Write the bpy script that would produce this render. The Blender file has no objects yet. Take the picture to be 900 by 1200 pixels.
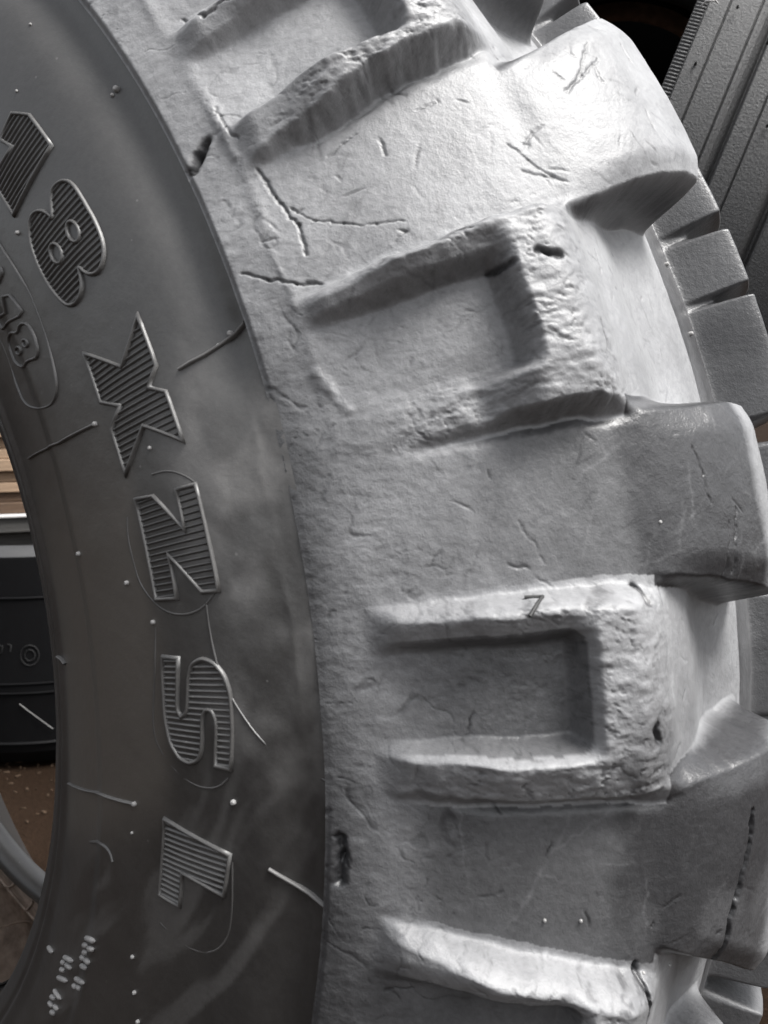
import bpy, math, random
import numpy as np
from mathutils import Vector, Matrix

scene = bpy.context.scene
COL = scene.collection
random.seed(4)
RNG = np.random.default_rng(7)

# ------------------------------------------------------------------ camera
# tyre frame: x right, y up, z out of the near sidewall; world = (x, -z, y + H)
H = 0.519
CF = 1224.95                                   # focal length in photograph pixels (1200 high)
CC = np.array([0.63787, 0.14060, 0.26774])
FWD = np.array([-0.623548, -0.104708, -0.774741]); FWD /= np.linalg.norm(FWD)
RGT = np.array([0.779019, 0.0, -0.627001]); RGT -= FWD * (RGT @ FWD); RGT /= np.linalg.norm(RGT)
UPV = np.cross(RGT, FWD)

def W(p):
    p = np.asarray(p, float)
    return np.stack([p[..., 0], -p[..., 2], p[..., 1] + H], -1)
def WD(d):
    return Vector((d[0], -d[2], d[1]))

cam_d = bpy.data.cameras.new('camera'); cam = bpy.data.objects.new('camera', cam_d); COL.objects.link(cam)
r_, u_, b_ = WD(RGT), WD(UPV), WD(-FWD)
m = Matrix(((r_.x, u_.x, b_.x), (r_.y, u_.y, b_.y), (r_.z, u_.z, b_.z))).to_4x4()
m.translation = Vector(W(CC)); cam.matrix_world = m
cam_d.sensor_fit = 'VERTICAL'; cam_d.sensor_height = 36.0; cam_d.sensor_width = 27.0
cam_d.lens = 36.0 * CF / 1200.0
cam_d.clip_start = 0.01; cam_d.clip_end = 500
cam_d.dof.use_dof = True; cam_d.dof.focus_distance = 0.50; cam_d.dof.aperture_fstop = 25
scene.camera = cam
scene.render.resolution_x = 768; scene.render.resolution_y = 1024

# ------------------------------------------------------------------ sky and sun (overcast)
SUN_EL, SUN_AZ = math.radians(60), math.radians(12)      # azimuth measured from +X towards +Y
world = bpy.data.worlds.new('World'); scene.world = world; world.use_nodes = True
wn = world.node_tree; wn.nodes.clear()
wo = wn.nodes.new('ShaderNodeOutputWorld'); bg = wn.nodes.new('ShaderNodeBackground')
sky = wn.nodes.new('ShaderNodeTexSky'); sky.sky_type = 'NISHITA'; sky.sun_disc = False
sky.sun_elevation = SUN_EL; sky.sun_rotation = math.pi / 2 - SUN_AZ
sky.air_density = 1.0; sky.dust_density = 4.0; sky.ozone_density = 1.0
hs = wn.nodes.new('ShaderNodeHueSaturation'); hs.inputs['Saturation'].default_value = 0.18
wn.links.new(sky.outputs[0], hs.inputs['Color']); wn.links.new(hs.outputs[0], bg.inputs[0])
bg.inputs[1].default_value = 0.06
wn.links.new(bg.outputs[0], wo.inputs[0])
sl = bpy.data.lights.new('sun', 'SUN'); sl.energy = 1.5; sl.angle = math.radians(25); sl.color = (1, 0.985, 0.96)
so = bpy.data.objects.new('sun', sl); COL.objects.link(so)
sd = Vector((math.cos(SUN_EL) * math.cos(SUN_AZ), math.cos(SUN_EL) * math.sin(SUN_AZ), math.sin(SUN_EL)))
so.rotation_euler = (-sd).to_track_quat('-Z', 'Y').to_euler(); so.location = (2, -2, 4)
scene.view_settings.view_transform = 'Standard'; scene.view_settings.look = 'None'
scene.view_settings.gamma = 1.0; scene.view_settings.use_curve_mapping = False
scene.view_settings.exposure = 2.02

# ------------------------------------------------------------------ noise
TAB = RNG.random((256, 256))
def vn(x, y, s=0):
    x = np.asarray(x, float) + s * 17.37; y = np.asarray(y, float) + s * 9.71
    i = np.floor(x).astype(int); j = np.floor(y).astype(int)
    fx = x - i; fy = y - j
    fx = fx * fx * fx * (fx * (fx * 6 - 15) + 10); fy = fy * fy * fy * (fy * (fy * 6 - 15) + 10)
    i &= 255; j &= 255; i1 = (i + 1) & 255; j1 = (j + 1) & 255
    return (TAB[i, j] * (1 - fx) + TAB[i1, j] * fx) * (1 - fy) + (TAB[i, j1] * (1 - fx) + TAB[i1, j1] * fx) * fy
def fbm(x, y, o=4, s=0, g=0.5):
    a, t, n = 1.0, 0.0, 0.0
    for k in range(o):
        c, sn = math.cos(0.6 * k), math.sin(0.6 * k)
        t = t + a * (vn((x * c - y * sn) * 2 ** k, (x * sn + y * c) * 2 ** k, s + k) - 0.5); n += a; a *= g
    return t / n * 2
def ridged(x, y, o=3, s=0):
    a, t, n = 1.0, 0.0, 0.0
    for k in range(o):
        t = t + a * (1 - np.abs(2 * vn(x * 2 ** k, y * 2 ** k, s + k) - 1)); n += a; a *= 0.5
    return t / n
def sm(x, a, b):
    t = np.clip((x - a) / (b - a), 0, 1); return t * t * (3 - 2 * t)

# ------------------------------------------------------------------ materials
def nodes_of(name):
    mt = bpy.data.materials.new(name); mt.use_nodes = True
    nt = mt.node_tree; b = nt.nodes['Principled BSDF']
    return mt, nt, b
def N(nt, t, **k):
    n = nt.nodes.new(t)
    for a, v in k.items():
        if a in n.inputs: n.inputs[a].default_value = v
        else: setattr(n, a, v)
    return n
def noise(nt, scale, detail=4, rough=0.55, vec=None):
    n = N(nt, 'ShaderNodeTexNoise'); n.inputs['Scale'].default_value = scale
    n.inputs['Detail'].default_value = detail; n.inputs['Roughness'].default_value = rough
    if vec: nt.links.new(vec, n.inputs['Vector'])
    return n
def ramp(nt, src, pts):
    r = N(nt, 'ShaderNodeValToRGB'); nt.links.new(src, r.inputs[0])
    e = r.color_ramp.elements
    while len(e) < len(pts): e.new(0.5)
    for q, (p, c) in zip(e, pts): q.position = p; q.color = (c[0], c[1], c[2], 1)
    return r
def mix(nt, fac, a, b, mode='MIX'):
    x = N(nt, 'ShaderNodeMix', data_type='RGBA', blend_type=mode)
    for s, v in ((x.inputs[0], fac), (x.inputs[6], a), (x.inputs[7], b)):
        if isinstance(v, bpy.types.NodeSocket): nt.links.new(v, s)
        elif isinstance(v, (int, float)): s.default_value = v
        else: s.default_value = (v[0], v[1], v[2], 1)
    return x.outputs[2]
def mth(nt, op, a, b=0.0):
    x = N(nt, 'ShaderNodeMath', operation=op)
    for s, v in ((x.inputs[0], a), (x.inputs[1], b)):
        if isinstance(v, bpy.types.NodeSocket): nt.links.new(v, s)
        else: s.default_value = v
    return x.outputs[0]
def bump(nt, b, h, strength, dist):
    n = N(nt, 'ShaderNodeBump'); n.inputs['Strength'].default_value = strength; n.inputs['Distance'].default_value = dist
    nt.links.new(h, n.inputs['Height']); nt.links.new(n.outputs[0], b.inputs['Normal'])

def rubber(name, dark, chalk, r0, r1, grain, gd=0.0006, spec=0.5, specks=0.0):
    """rubber whose dust coverage is the mesh attribute 'dust'"""
    mt, nt, b = nodes_of(name)
    tc = N(nt, 'ShaderNodeTexCoord').outputs['Object']
    at = N(nt, 'ShaderNodeAttribute'); at.attribute_name = 'dust'
    n1 = noise(nt, 55, 5, 0.6, tc); n2 = noise(nt, 420, 4, 0.65, tc); n3 = noise(nt, 1500, 2, 0.6, tc)
    v = mth(nt, 'ADD', mth(nt, 'MULTIPLY', mth(nt, 'SUBTRACT', n1.outputs[0], 0.5), 0.42),
            mth(nt, 'MULTIPLY', mth(nt, 'SUBTRACT', n2.outputs[0], 0.5), 0.75))
    k = mth(nt, 'ADD', at.outputs['Fac'], mth(nt, 'MULTIPLY', v, mth(nt, 'ADD', mth(nt, 'MULTIPLY', at.outputs['Fac'], 0.7), 0.18)))
    if specks:
        vo = N(nt, 'ShaderNodeTexVoronoi'); vo.inputs['Scale'].default_value = 95; nt.links.new(tc, vo.inputs['Vector'])
        sp_ = mth(nt, 'MULTIPLY', mth(nt, 'LESS_THAN', vo.outputs['Distance'], 0.055), mth(nt, 'GREATER_THAN', noise(nt, 14, 3, .6, tc).outputs[0], 0.5))
        k = mth(nt, 'ADD', k, mth(nt, 'MULTIPLY', sp_, specks))
    cl = N(nt, 'ShaderNodeClamp'); nt.links.new(k, cl.inputs[0]); k = cl.outputs[0]
    colr = mix(nt, k, dark, chalk)
    if specks:
        bl_ = N(nt, 'ShaderNodeAttribute'); bl_.attribute_name = 'bloom_sheen'
        colr = mix(nt, bl_.outputs['Fac'], colr, (0.092, 0.084, 0.075))
    nt.links.new(colr, b.inputs['Base Color'])
    mr = N(nt, 'ShaderNodeMapRange'); nt.links.new(k, mr.inputs[0]); mr.inputs[3].default_value = r0; mr.inputs[4].default_value = r1
    nt.links.new(mr.outputs[0], b.inputs['Roughness'])
    b.inputs['Specular IOR Level'].default_value = spec
    hsum = mth(nt, 'ADD', n2.outputs[0], mth(nt, 'MULTIPLY', n3.outputs[0], 0.35))
    bump(nt, b, hsum, grain, gd)
    return mt
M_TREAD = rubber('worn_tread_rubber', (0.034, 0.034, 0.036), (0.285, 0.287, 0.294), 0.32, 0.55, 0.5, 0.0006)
M_SIDE = rubber('sidewall_rubber', (0.030, 0.029, 0.0285), (0.17, 0.166, 0.162), 0.33, 0.6, 0.3, 0.0003, 0.75, 0.45)
M_BLACK = rubber('black_rubber', (0.006, 0.006, 0.0065), (0.08, 0.08, 0.08), 0.5, 0.7, 0.4, 0.0004, 0.07)
M_GREY = rubber('grey_rubber', (0.036, 0.036, 0.037), (0.16, 0.16, 0.162), 0.55, 0.7, 0.8, 0.0012)

def plain(name, c, rough, var=0.3, scale=40, bd=0.0, spec=0.5):
    mt, nt, b = nodes_of(name)
    tc = N(nt, 'ShaderNodeTexCoord').outputs['Object']
    n = noise(nt, scale, 6, 0.62, tc)
    lo = tuple(x * (1 - var) for x in c); hi = tuple(x * (1 + var) for x in c)
    nt.links.new(ramp(nt, n.outputs[0], [(0.3, lo), (0.7, hi)]).outputs[0], b.inputs['Base Color'])
    b.inputs['Roughness'].default_value = rough; b.inputs['Specular IOR Level'].default_value = spec
    if bd: bump(nt, b, n.outputs[0], 0.8, bd)
    return mt
M_LINER = plain('dusty_inner_liner', (0.38, 0.31, 0.26), 0.75, 0.45, 60, 0.001)
M_NUB = plain('pale_rubber_nub', (0.30, 0.295, 0.29), 0.6, 0.2, 300)
M_MARK = plain('dark_mark', (0.03, 0.03, 0.03), 0.6, 0.2, 200)

# ------------------------------------------------------------------ mesh helpers
def link(name, me, mat, parent=None):
    o = bpy.data.objects.new(name, me); COL.objects.link(o)
    if mat and not me.materials: me.materials.append(mat)
    if parent: o.parent = parent
    return o
def mesh_np(name, V, F, normals=None, dust=None, smooth=True):
    V = np.ascontiguousarray(V, np.float32); F = np.ascontiguousarray(F, np.int32)
    me = bpy.data.meshes.new(name); k = F.shape[1]
    me.vertices.add(len(V)); me.vertices.foreach_set('co', V.ravel())
    me.loops.add(F.size); me.loops.foreach_set('vertex_index', F.ravel())
    me.polygons.add(len(F)); me.polygons.foreach_set('loop_start', np.arange(0, F.size, k, dtype=np.int32))
    me.polygons.foreach_set('loop_total', np.full(len(F), k, np.int32))
    if smooth: me.polygons.foreach_set('use_smooth', np.ones(len(F), bool))
    me.update(calc_edges=True); me.validate()
    if dust is not None:
        a = me.attributes.new('dust', 'FLOAT', 'POINT'); a.data.foreach_set('value', np.ascontiguousarray(dust, np.float32))
    if normals is not None:
        me.normals_split_custom_set_from_vertices(np.ascontiguousarray(normals, np.float32))
    return me
def tag(o, label, cat, group=None):
    o['label'] = label; o['category'] = cat
    if group: o['group'] = group
    return o
def empty(name, loc):
    o = bpy.data.objects.new(name, None); COL.objects.link(o); o.location = loc; o.empty_display_size = 0.05
    return o
def grid_faces(nr, nc):
    i = np.arange(nr - 1)[:, None] * nc + np.arange(nc - 1)[None]
    return np.stack([i, i + 1, i + nc + 1, i + nc], -1)
def grid_normals(P):
    du = np.gradient(P, axis=1); dv = np.gradient(P, axis=0)
    n = np.cross(du, dv); n /= np.linalg.norm(n, axis=-1, keepdims=True) + 1e-12
    return n

# ------------------------------------------------------------------ tyre profile
ZC = -0.14                                   # mid plane of the tread
def env(z):
    d = z - ZC; return 0.517 - 2.5 * d * d - 90 * d ** 4
_z = np.linspace(0.03, -0.31, 1600); _r = env(_z)
_s = np.concatenate([[0], np.cumsum(np.hypot(np.diff(_z), np.diff(_r)))]); _s -= np.interp(-0.013, -_z, _s)
_t = np.stack([np.gradient(_r, _s), np.gradient(_z, _s)], 1); _t /= np.linalg.norm(_t, axis=1, keepdims=True)
SC = float(np.interp(-ZC, -_z, _s))          # arc length at the centre line
def prof(s):
    R = np.interp(s, _s, _r); z = np.interp(s, _s, _z)
    nr = -np.interp(s, _s, _t[:, 1]); nz = np.interp(s, _s, _t[:, 0])
    return R, z, nr, nz
def pix_ray(x, y):
    return (x - 450) / CF * RGT - (y - 600) / CF * UPV + FWD
def on_tread(x, y, h=0.0):
    d = pix_ray(x, y); ts = np.linspace(0.2, 0.95, 1500); X = CC + ts[:, None] * d
    R = np.hypot(X[:, 0], X[:, 1]); z = X[:, 2]
    pr = _r - h * _t[:, 1]; pz = _z + h * _t[:, 0]
    i = np.where((R < np.interp(-z, -pz, pr)) & (z < 0.03))[0]
    if len(i) == 0: return None
    i = i[0]
    return math.degrees(math.atan2(X[i, 1], X[i, 0])), float(np.interp(-z[i], -pz, _s))
R_IN, R_ED = 0.229, 0.409
def side_z(R):
    t = (np.asarray(R) - R_IN) / (R_ED - R_IN)
    z = 0.013 * t + 0.09 * t * (1 - t)
    z = z - 0.0045 * np.exp(-((R - 0.3985) / 0.0085) ** 2)            # gutter under the shoulder edge
    z = z - 0.0012 * np.exp(-((R - 0.2475) / 0.0016) ** 2)            # bead seat line
    z = z - 0.0022 * sm(R, 0.303, 0.292) * sm(R, 0.247, 0.258)        # sunken flange zone
    z = z - 0.011 * np.clip((0.2375 - R) / 0.0085, 0, 2) ** 2         # rounded bead toe
    return z
def on_side(x, y):
    d = pix_ray(x, y); z = 0.02
    for _ in range(25):
        X = CC + (z - CC[2]) / d[2] * d; R = math.hypot(X[0], X[1]); z = 0.5 * z + 0.5 * float(side_z(min(max(R, .226), .41)))
    return math.degrees(math.atan2(X[1], X[0])), R
def side_pt(th, R, h=0.0):
    a = np.radians(th); z = side_z(R); g = (side_z(R + 5e-4) - side_z(R - 5e-4)) / 1e-3
    q = 1 / np.sqrt(1 + g * g)
    r = R - h * g * q
    return np.stack([r * np.cos(a), r * np.sin(a), z + h * q], -1)

# ------------------------------------------------------------------ tread relief
# per pitch of 15 degrees: a proud shoulder block with a pocket, and a smooth lug running to the centre line
PITCH = 15.0
BLK = {0: (9.9, 9.4, 1.2, 1.0), 1: (9.4, 9.9, 1.5, 1.2), -1: (10.5, 8.6, 1.2, 1.0), 2: (9.9, 9.4, 0.9, 2.6)}
LUG_DUST = {0: None, 1: None}
def edge_par(k, i):
    p = np.full(k.shape, (9.9, 9.3, 1.2, 1.0)[i]) + 0.25 * np.sin(k * 2.3 + i)
    for q, v in BLK.items(): p = np.where(k == q, v[i], p)
    return p
def relief(th, s):
    """height above the envelope (m), roughness mask, dust, class"""
    k = np.floor(th / PITCH).astype(int); tau = th - k * PITCH
    arc = np.radians(th) * 0.475
    wob = 0.35 * fbm(arc * 60, s * 60, 3, 3) + 0.07 * fbm((arc * .8 - s * .6) * 230, (arc * .6 + s * .8) * 230, 2, 8)
    f = np.clip((s - 0.03) / 0.08, -0.3, 1.2)
    tu = edge_par(k, 0) * (1 - f) + edge_par(k, 1) * f + wob * 0.5
    tb = edge_par(k, 2) * (1 - f) + edge_par(k, 3) * f + wob * 0.8
    # ---- block
    stp = np.where(k == 0, 0.5, 0.8)
    bl = (stp * sm(tau, tb - 0.2, tb + 0.5) + (1 - stp) * sm(tau, tb - 0.2, tb + 2.2)) * sm(tau, tu + 0.3, tu - 0.9)
    hs_ = 0.45 * sm(s, 0.016, 0.030) + 0.55 * sm(s, 0.024, 0.062)
    top = np.where(k == 0, 0.0125, 0.015) * hs_ + 0.002 * np.sin(np.clip((s - .04) / .07, 0, 1) * np.pi)
    pk = sm(tau, 3.0 + wob * .3, 3.85 + wob * .3) * (0.55 * sm(tau, 8.2 + wob * .3, 7.5 + wob * .3) + 0.45 * sm(tau, 9.2 + wob * .3, 7.6 + wob * .3)) * sm(s, 0.0895 + wob * .002, 0.081 + wob * .002)
    worn = np.where(k == 1, sm(tau, 4.9, 3.4), 0.0)                   # lower rim of one block is worn away
    dpt = 0.0145 * hs_
    hb = top - pk * dpt * 1.08
    hb = hb * (1 - 0.92 * worn * sm(s, 0.088, 0.066))
    near = bl * hb
    # shoulder edge of the block, falling to the void floor
    VO = -0.0035 - 0.0250 * sm(s, 0.112, 0.180)
    s1 = 0.1135 + wob * 0.004
    inside = sm(s, s1 + 0.015, s1 - 0.014)
    # ---- lug on the tread
    g = np.clip((s - 0.115) / 0.055, 0, 1.4)
    tw = np.where(tau < 5, tau + PITCH, tau); kl = np.where(tau < 5, k - 1, k)
    lo = 9.5 - np.where(kl == -1, 3.0, np.where(kl == 1, -0.9, 1.5)) * g + wob * 0.4
    hi = 16.35 + np.where(kl == 1, 2.6, np.where(kl == 0, -0.1, 0.6)) * g + wob * 0.3
    lg = sm(tw, lo - 0.30, lo + 0.35) * sm(tw, hi + 0.45, hi - 0.5)
    s_end = np.where(kl == 1, 0.214, 0.200) + 0.004 * fbm(arc * 30, s * 0 + 3.3, 2, 5)
    lgs = lg * sm(s, s_end + 0.010, s_end - 0.010)
    crown = np.where(kl == 1, 0.0075, 0.002) * sm(s, 0.11, 0.17) - 0.006 * sm(s, s_end - 0.030, s_end) ** 2 * np.where(kl == 1, 0.3, 1.0) - 0.0045 * (1 - sm(tw, lo - .2, lo + 1.5) * sm(tw, hi + .2, hi - 1.7)) * sm(s, .118, .15)
    nearside = np.where(tau < 5, 1.0, 1.0)
    vs = sm(s, 0.108, 0.119)
    h_tread = lgs * crown + (1 - lgs) * VO
    # in the lug band the shoulder face runs straight into the lug top
    lugband = 1 - bl
    h = inside * near + (1 - inside) * (h_tread)
    lugface = lugband * sm(s, 0.125, 0.112) * (1 - sm(tau, tb - .3, tb) * sm(tau, tu, tu - .4))
    h = np.where(lugface > 0, h * (1 - lugface) + lugface * (-0.001 * sm(s, .05, .1)), h)
    h = h - 0.0024 * np.exp(-((tau - tb + 0.2) / 0.30) ** 2) * inside * sm(s, .035, .06)
    # ---- far side, half hidden behind the centre groove
    sf = 2 * SC - s
    th2 = th + 0.0; k2 = np.floor(th2 / PITCH).astype(int); t2 = th2 - k2 * PITCH
    fl = sm(t2, 0.2, 0.8) * sm(t2, 14.7, 14.1)
    slot = np.exp(-((t2 - 7.0) / 0.26) ** 4) + np.exp(-((t2 - 10.7) / 0.36) ** 4)
    fe = sm(sf, 0.154, 0.144)
    h_far = fl * fe * (1.0 - 0.6 * np.clip(slot, 0, 1) * sm(sf, 0.06, 0.09)) * 0.0285 + VO
    h_far = np.where(sf < 0.1, VO * sm(sf, 0.03, 0.1) + fl * 0.0285 * sm(sf, 0.02, 0.09), h_far)
    wf = sm(s, SC + 0.010, SC + 0.018)
    h = h * (1 - wf) + h_far * wf
    # ---- shoulder strip: lip at the sidewall edge and a rib
    lipk = np.clip(0.05 + sm(th, 19, 26) + 0.4 * sm(th, 2, -4), 0, 1)
    h = h + 0.0030 * lipk * sm(s, -0.001, 0.0012) * sm(s, 0.05, 0.012)
    h = h + 0.0010 * np.exp(-((s - 0.018 + 0.002 * wob) / 0.0026) ** 2) * sm(fbm(arc * 34, s * 30, 3, 2), -0.5, 0.5) * (0.15 + 0.85 * sm(th, 15, 27))
    # ---- classes: 0 base, 1 lug, 2 block, 3 far lug, 4 shoulder strip
    isl = (lg > 0.02) & (s < s_end + 0.01)
    isb = (tau > tb - 0.35) & (tau < tu + 0.3)
    cls = np.where(s < 0.0235, 4, np.where(s < 0.117, np.where(isb, 2, 1), np.where(isl, 1, 0)))
    cls = np.where(s > SC + 0.016, np.where((fl > 0.02) & (sf < 0.19), 3, 0), cls)
    kk = np.where((cls == 1) & (tau < 5), k - 1, k)
    # ---- roughness
    rim = bl * inside * (1 - pk * 0.75)
    wall = np.clip(4 * bl * (1 - bl), 0, 1) * inside * hs_
    rough = np.clip(rim * 0.9 * sm(s, .03, .06) + wall * 0.8, 0, 1)
    base = sm(s, 0.075, 0.03) * 0.55
    # ---- dust (chalky film): all but the polished lug tops; lug walls carry painted shade
    dust = np.where(bl * inside > 0.2, 0.76, 0.84) * np.ones(th.shape)
    lugtop = (1 - bl) * (1 - inside * 0.0)
    onlug = np.where(cls == 1, 1.0, 0.0)
    patch = fbm(arc * 16, s * 16, 4, 11)
    diag = (s - 0.072) / 0.03 + 0.10 * (tw - 13.0) + patch * 1.5
    clean3 = 0.18 + sm(diag, -0.9, 0.9) * 0.46 + sm(s + 0.003 * patch, 0.106, 0.122) * 0.36
    clean5 = 0.56 * sm(s + patch * 0.012, 0.008, 0.036) + 0.10 * patch + sm(s + .003 * patch, .100, .122) * 0.12
    clean1 = 0.10 + 0.1 * patch
    cl = np.where(kl == 0, clean3, np.where(kl == -1, clean5, np.where(kl == 1, clean1, 0.35 + 0.2 * np.sin(kl * 1.7))))
    topmask = sm(h, -0.016, -0.005)
    dust = dust - cl * onlug * topmask * (1 - 0.8 * sm(s + 0.004 * patch, 0.170, 0.180))
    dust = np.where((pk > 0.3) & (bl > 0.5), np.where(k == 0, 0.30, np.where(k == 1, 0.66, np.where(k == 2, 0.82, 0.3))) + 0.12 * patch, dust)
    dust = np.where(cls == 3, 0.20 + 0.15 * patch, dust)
    st = sm(s, 0.045, 0.012); dust = dust * (1 - st) + st * (0.53 + 0.16 * patch + 0.16 * sm(th, 17, 27))
    fade = sm(s + 0.007 * patch + 0.004 * wob, 0.020, -0.003) * sm(th, 26, 17); dust = dust * (1 - 0.80 * fade)
    dust = dust - 0.05 * rough
    wall_shade = np.clip(4 * lgs * (1 - lgs), 0, 1) * (s > .118); dust = dust * (1 - wall_shade) + wall_shade * (0.14 + 0.2 * patch)  # lug walls: barer rubber, darkened further to put shade into the colour
    return h, rough, base, np.clip(dust, 0.02, 1), cls, kk, pk * bl * inside, arc

def fine(h, rough, base, arc, s, pk):
    lumps = fbm(arc * 120, s * 120, 4, 21)
    fib = fbm(arc * 420, s * 150, 3, 25)
    pits = np.clip(ridged((arc * .77 - s * .64) * 170 + 1.2 * lumps, (arc * .64 + s * .77) * 170 + 1.2 * fib, 3, 31) - 0.74, 0, 1)
    h = h + rough * (0.0009 * lumps + 0.0006 * fib - 0.0026 * pits)
    wx = 1.3 * fbm(arc * 70, s * 70, 2, 43); wy = 1.3 * fbm(arc * 70, s * 70, 2, 47)
    crk = np.clip(ridged((arc * .8 - s * .6) * 75 + wx, (arc * .6 + s * .8) * 75 + wy, 2, 41) - 0.865, 0, 1)
    h = h + base * (0.00036 * fbm(arc * 300, s * 200, 3, 45) - 0.0040 * crk)
    h = h + 0.00016 * fbm(arc * 160, s * 160, 4, 51) + 0.0005 * fbm(arc * 35, s * 35, 3, 55)
    dk = rough * np.clip(pits * 6, 0, 1) * 0.35 + np.clip(base * 1.6, 0, 1) * np.clip(crk * 9, 0, 1) * 0.26
    return h, dk

def tread_points(th, s, h):
    R, z, nr, nz = prof(s); a = np.radians(th); r = R + h * nr
    return np.stack([r * np.cos(a), r * np.sin(a), z + h * nz], -1)

# scratches, cuts and cracks: photograph pixel polylines -> (theta, s), half width m, depth m
CUTS = [([(394, 985), (396, 1012), (395, 1038)], .0017, .0032),
        ([(888, 952), (884, 990), (873, 1040), (858, 1100), (850, 1135)], .0008, .004),
        ([(752, 1140), (755, 1165), (754, 1199)], .0007, .003),
        ([(443, 153), (449, 174)], .0006, .0014), ([(380, 178), (400, 162), (417, 150)], .0005, .0009),
        ([(340, 240), (365, 254), (400, 260), (440, 258), (473, 252)], .0005, .0009),
        ([(683, 57), (676, 87), (667, 110)], .0006, .0012), ([(663, 107), (680, 92), (695, 78)], .0006, .0011),
        ([(700, 100), (690, 82)], .0006, .0012), ([(600, 157), (625, 178), (653, 200)], .0005, .0010),
        ([(615, 190), (645, 198), (668, 205)], .0005, .0010),
        ([(300, 200), (320, 230), (345, 265), (357, 297)], .0007, .0017), ([(280, 320), (310, 328), (345, 332), (372, 330)], .0006, .0015),
        ([(250, 125), (262, 150), (280, 165)], .0006, .0012), ([(210, 20), (240, 30), (290, 5)], .0007, .0015),
        ([(867, 595), (868, 630), (870, 668)], .0006, .0012), ([(820, 522), (830, 555), (840, 590)], .0005, .0009),
        ([(757, 850), (759, 860)], .0018, .0035), ([(748, 688), (756, 706)], .0013, .003), ([(722, 270), (730, 300)], .0005, .001),
        ([(617, 312), (630, 314), (645, 316)], .0014, .0022), ([(575, 320), (592, 322)], .0012, .002),
        ([(620, 160), (640, 140)], .0005, .0008), ([(720, 60), (731, 80)], .0006, .001), ([(860, 610), (862, 680)], .0005, .0007),
        ([(560, 1060), (590, 1052)], .0005, .0005), 
        ([(222, 200), (230, 184), (238, 168)], .0018, .0045),
        ([(480, 305), (520, 285), (560, 275)], .0006, .001), ([(700, 380), (705, 410)], .0007, .0013), ([(610, 610), (640, 660)], .0004, .0005)]
SCARS = [([(367, 437), (385, 458), (404, 479)], .0022, .0006), ([(243, 128), (262, 160), (275, 185)], .0016, .0003),
         ([(310, 285), (330, 320), (345, 355)], .0014, .0003)]
def stamp(h, TH, SS, poly, w, dep, jit=0.0006, taper=False):
    for (a0, s0), (a1, s1) in zip(poly[:-1], poly[1:]):
        pad = 4 * w + 0.002; pa = math.degrees(pad / 0.47)
        c0, c1 = np.searchsorted(TH, [min(a0, a1) - pa, max(a0, a1) + pa])
        r0, r1 = np.searchsorted(SS, [min(s0, s1) - pad, max(s0, s1) + pad])
        if c1 - c0 < 2 or r1 - r0 < 2: continue
        A = np.radians(TH[c0:c1])[None] * 0.47; B = SS[r0:r1][:, None]
        A = A + jit * fbm(A * 300, B * 300, 2, 61); B = B + jit * fbm(A * 300, B * 300, 2, 67)
        p = np.array([math.radians(a0) * .47, s0]); q = np.array([math.radians(a1) * .47, s1]); d = q - p; L2 = d @ d + 1e-12
        t = np.clip(((A - p[0]) * d[0] + (B - p[1]) * d[1]) / L2, 0, 1)
        D = np.hypot(A - p[0] - t * d[0], B - p[1] - t * d[1])
        h[r0:r1, c0:c1] -= dep * (0.25 + 0.75 * np.sqrt(np.clip(4 * t * (1 - t), 0, 1)) if taper else 1.0) * np.exp(-(D / w) ** 2)

tyre = tag(empty('off_road_tyre', (0, -ZC, 0)), 'huge worn grey off-road tyre with chunky lugs filling the whole picture', 'tyre')
TOFF = Vector((0, -ZC, 0))
def put(o): o.location = -TOFF; return o          # children are modelled in world coordinates

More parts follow.
